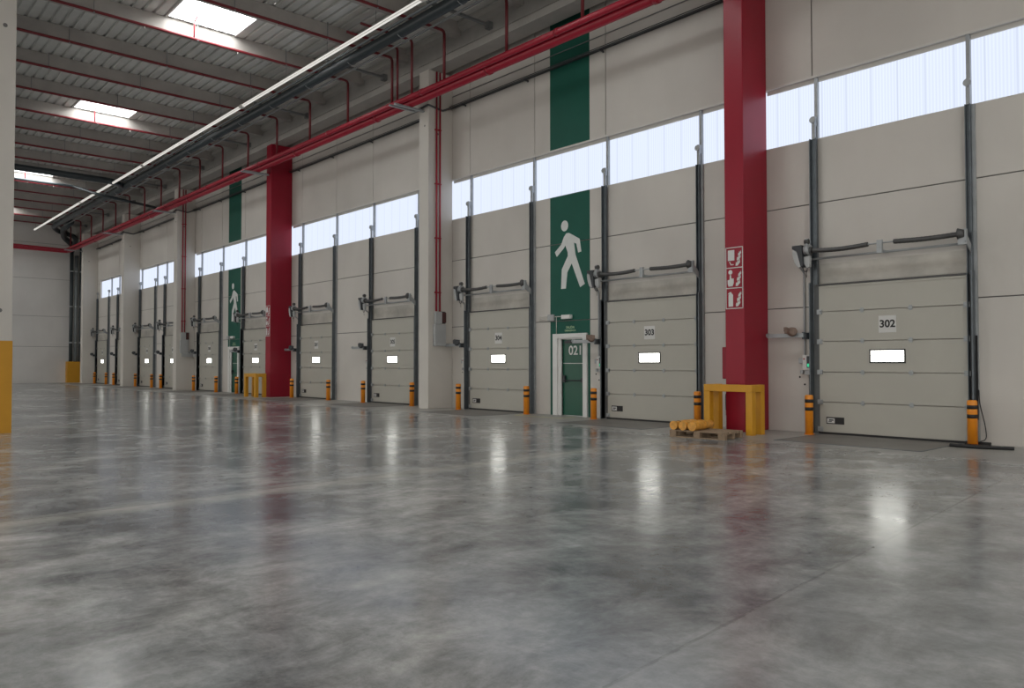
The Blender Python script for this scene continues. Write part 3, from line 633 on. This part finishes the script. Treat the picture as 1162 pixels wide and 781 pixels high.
# twin red standpipes on the cream columns with their grey boxes
def standpipes(xf, dx, lab, duct):
    t = thing('standpipe', 'pair of red standpipes on the %s' % lab, 'pipe', (xf + .006, 15.3, 3.2))
    for y in (-.04, .10): obj('pipe', tb([(.05, y, 0), (.05, y, 7.95)], .03, 10), REDPIPE, t)
    for z in (.6, 2.4, 4.2, 6.0): obj('pipe_clip', box(0, .07, -.09, .15, z, z + .04), REDPIPE, t)
    t = thing('valve_box', 'grey wall box under the standpipes on the %s' % lab, 'box', (xf + .006, 15.35, 2.05))
    obj('housing', box(0, .12, -.20, .26, 0, .72), GREYBOX, t, .02); obj('cover', box(.12, .13, -.12, .16, .12, .52), GREYBOX, t, .006)
    obj('upper_adapter', box(.0, .1, -.16, .12, .72, 1.14), GREYBOX, t, .02)
    t = thing('alarm_bell', 'small dark alarm device on the %s' % lab, 'alarm', (xf, 15.56, 3.0))
    obj('housing', box(0, .10, -.08, .08, -.17, .17), mat('dark_red_device', (.07, .02, .02), .5), t, .015); obj('mount', box(-.0, .02, -.1, .1, -.2, .2), DARKPL, t)
    if duct:
        tag(obj('grey_duct', boxes([(xf, xf + .12, 15.26, 15.60, 1.85, 2.04), (xf + .005, xf + .115, 15.58, 15.95, 1.84, 2.03), (xf + .115, xf + .72, 15.85, 15.965, 1.84, 2.03)]), GREYBOX), 'grey flat duct bending from the far pipe column box to the wall', 'duct')
standpipes(-20.62, 0, 'cream column left of door 304', False)
standpipes(-44.15, 0, 'cream column beyond the far green stripe', True)

# ------------------------------------------------------------------ column barriers
def barrier(x0, x1, lab):
    t = thing('column_barrier', lab, 'barrier', ((x0 + x1) / 2, 14.33, 0), 'ochre barriers at the red columns'); h = (x1 - x0) / 2; T = .15; D = .50; Z = 1.04
    for sx in (-h, h - T):
        for sy in (0, D - T):
            l = obj('leg', box(sx, sx + T, sy, sy + T, .012, Z - T), YELB, t, .008)
            obj('base_plate', box(sx - .0, sx + T, sy - .0, sy + T, 0, .012), YELB, l)
    obj('front_rail', box(-h, h, 0, T, Z - T, Z), YELB, t, .008)
    for sx in (-h, h - T): obj('side_rail', box(sx, sx + T, T, D, Z - T, Z), YELB, t, .008)
barrier(-9.66, -8.50, 'ochre yellow steel table barrier before the near red column')
barrier(-33.6, -32.4, 'small looking ochre yellow steel table barrier before the far red column')

# ------------------------------------------------------------------ pallet with wrapped bollards
t = thing('wooden_pallet', 'low weathered wooden pallet before the near barrier, carrying yellow wrapped posts', 'pallet', (-9.0, 13.42, 0)); t.rotation_euler = (0, 0, math.radians(7))
for k, y in enumerate((-.40, -.22, -.05, .12, .29)): obj('deck_board', box(-.6, .6, y, y + .12, .122, .144), WOOD, t, .003)
for x in (-.6, -.0725, .455): obj('stringer_board', box(x, x + .145, -.40, .41, .10, .122), WOOD, t, .003)
for y in (-.40, -.05, .31):
    for x in (-.6, -.0725, .455): obj('block', box(x, x + .145, y, y + .10, .022, .10), WOOD, t, .004)
    obj('bottom_board', box(-.6, .6, y, y + .10, 0, .022), WOOD, t, .003)
for k, (x, lab) in enumerate(((-9.52, 'left'), (-9.31, 'middle'), (-9.10, 'right'))):
    w = thing('wrapped_bollard', 'spare yellow bollard in clear wrap lying on the pallet, %s of three' % lab, 'bollard', (x, 13.42, .234), 'wrapped bollards on the pallet'); w.rotation_euler = (0, 0, math.radians(7 + (k - 1) * 1.5))
    bm = bmesh.new(); nn = 14; pp = [(0, -.42 + .84 * i / nn, 0) for i in range(nn + 1)]
    tube(bm, pp, [.083 + .004 * math.sin(i * 2.1 + k) for i in range(nn + 1)], 14); obj('post', bm, WRAP, w)
    for y in (-.25, .02): obj('dark_band', tb([(0, y, 0), (0, y + .02, 0)], .0885, 14), DARKPL if y < 0 and k == 0 else WRAP, w)
    obj('end_flange', tb([(0, -.435, 0), (0, -.42, 0)], .09, 14), WRAP, w)

# ------------------------------------------------------------------ black strips and hose at the right bollard
t = thing('rubber_strip', 'long flat black rubber strip on the floor before the right bollard of door 302', 'rubber strip', (-4.55, 15.15, 0))
bm = bmesh.new(); tube(bm, bend([(-.50, -.02, .03), (-.1, -.10, .03), (.46, .12, .03)], .15), .032, 8); bx(bm, -.30, .05, -.03, .22, 0, .05); obj('strip', bm, BLACK, t, .006)
t = thing('rubber_strip', 'short black rubber block lying against the foot of the bollard right of door 302', 'rubber strip', (-4.72, 15.66, 0))
obj('block', box(-.25, .16, -.05, .05, 0, .07), BLACK, t, .01)
tag(obj('black_hose', tb(bend([(-4.81, 15.90, 1.0), (-4.80, 15.90, .75), (-4.70, 15.86, .35), (-4.66, 15.80, .10), (-4.72, 15.66, .08)], .1), .009, 8), BLACK), 'thin black cable hanging down the right track of door 302', 'cable')
tag(obj('cover_strip', box(-4.85, -4.82, 15.90, 15.969, .45, 2.0), BLACK), 'narrow black cover strip beside the right track of door 302', 'strip')
# wall anchor holes by the control boxes
for i, (L, R) in enumerate(TR[:5]):
    for k, (dx, z) in enumerate(((-.43, 1.19), (-.32, 1.03))):
        tag(obj('anchor_hole', tb([(L + dx, YW - .002, z), (L + dx, YW + .001, z)], .022, 10), INK), '%s small anchor hole beside %s' % (('upper', 'lower')[k], WH[i]), 'hole', 'anchor holes')
# faded yellow marking on the floor at the personnel door
bm = bmesh.new(); bx(bm, -16.5, -14.7, 15.0, 15.08, 0, .003); bx(bm, -16.5, -16.42, 15.08, 15.6, 0, .003); bx(bm, -14.78, -14.7, 15.08, 15.7, 0, .003)
tag(obj('floor_marking', bm, YLINE), 'faded yellow line painted on the floor before the green door 021', 'floor marking')
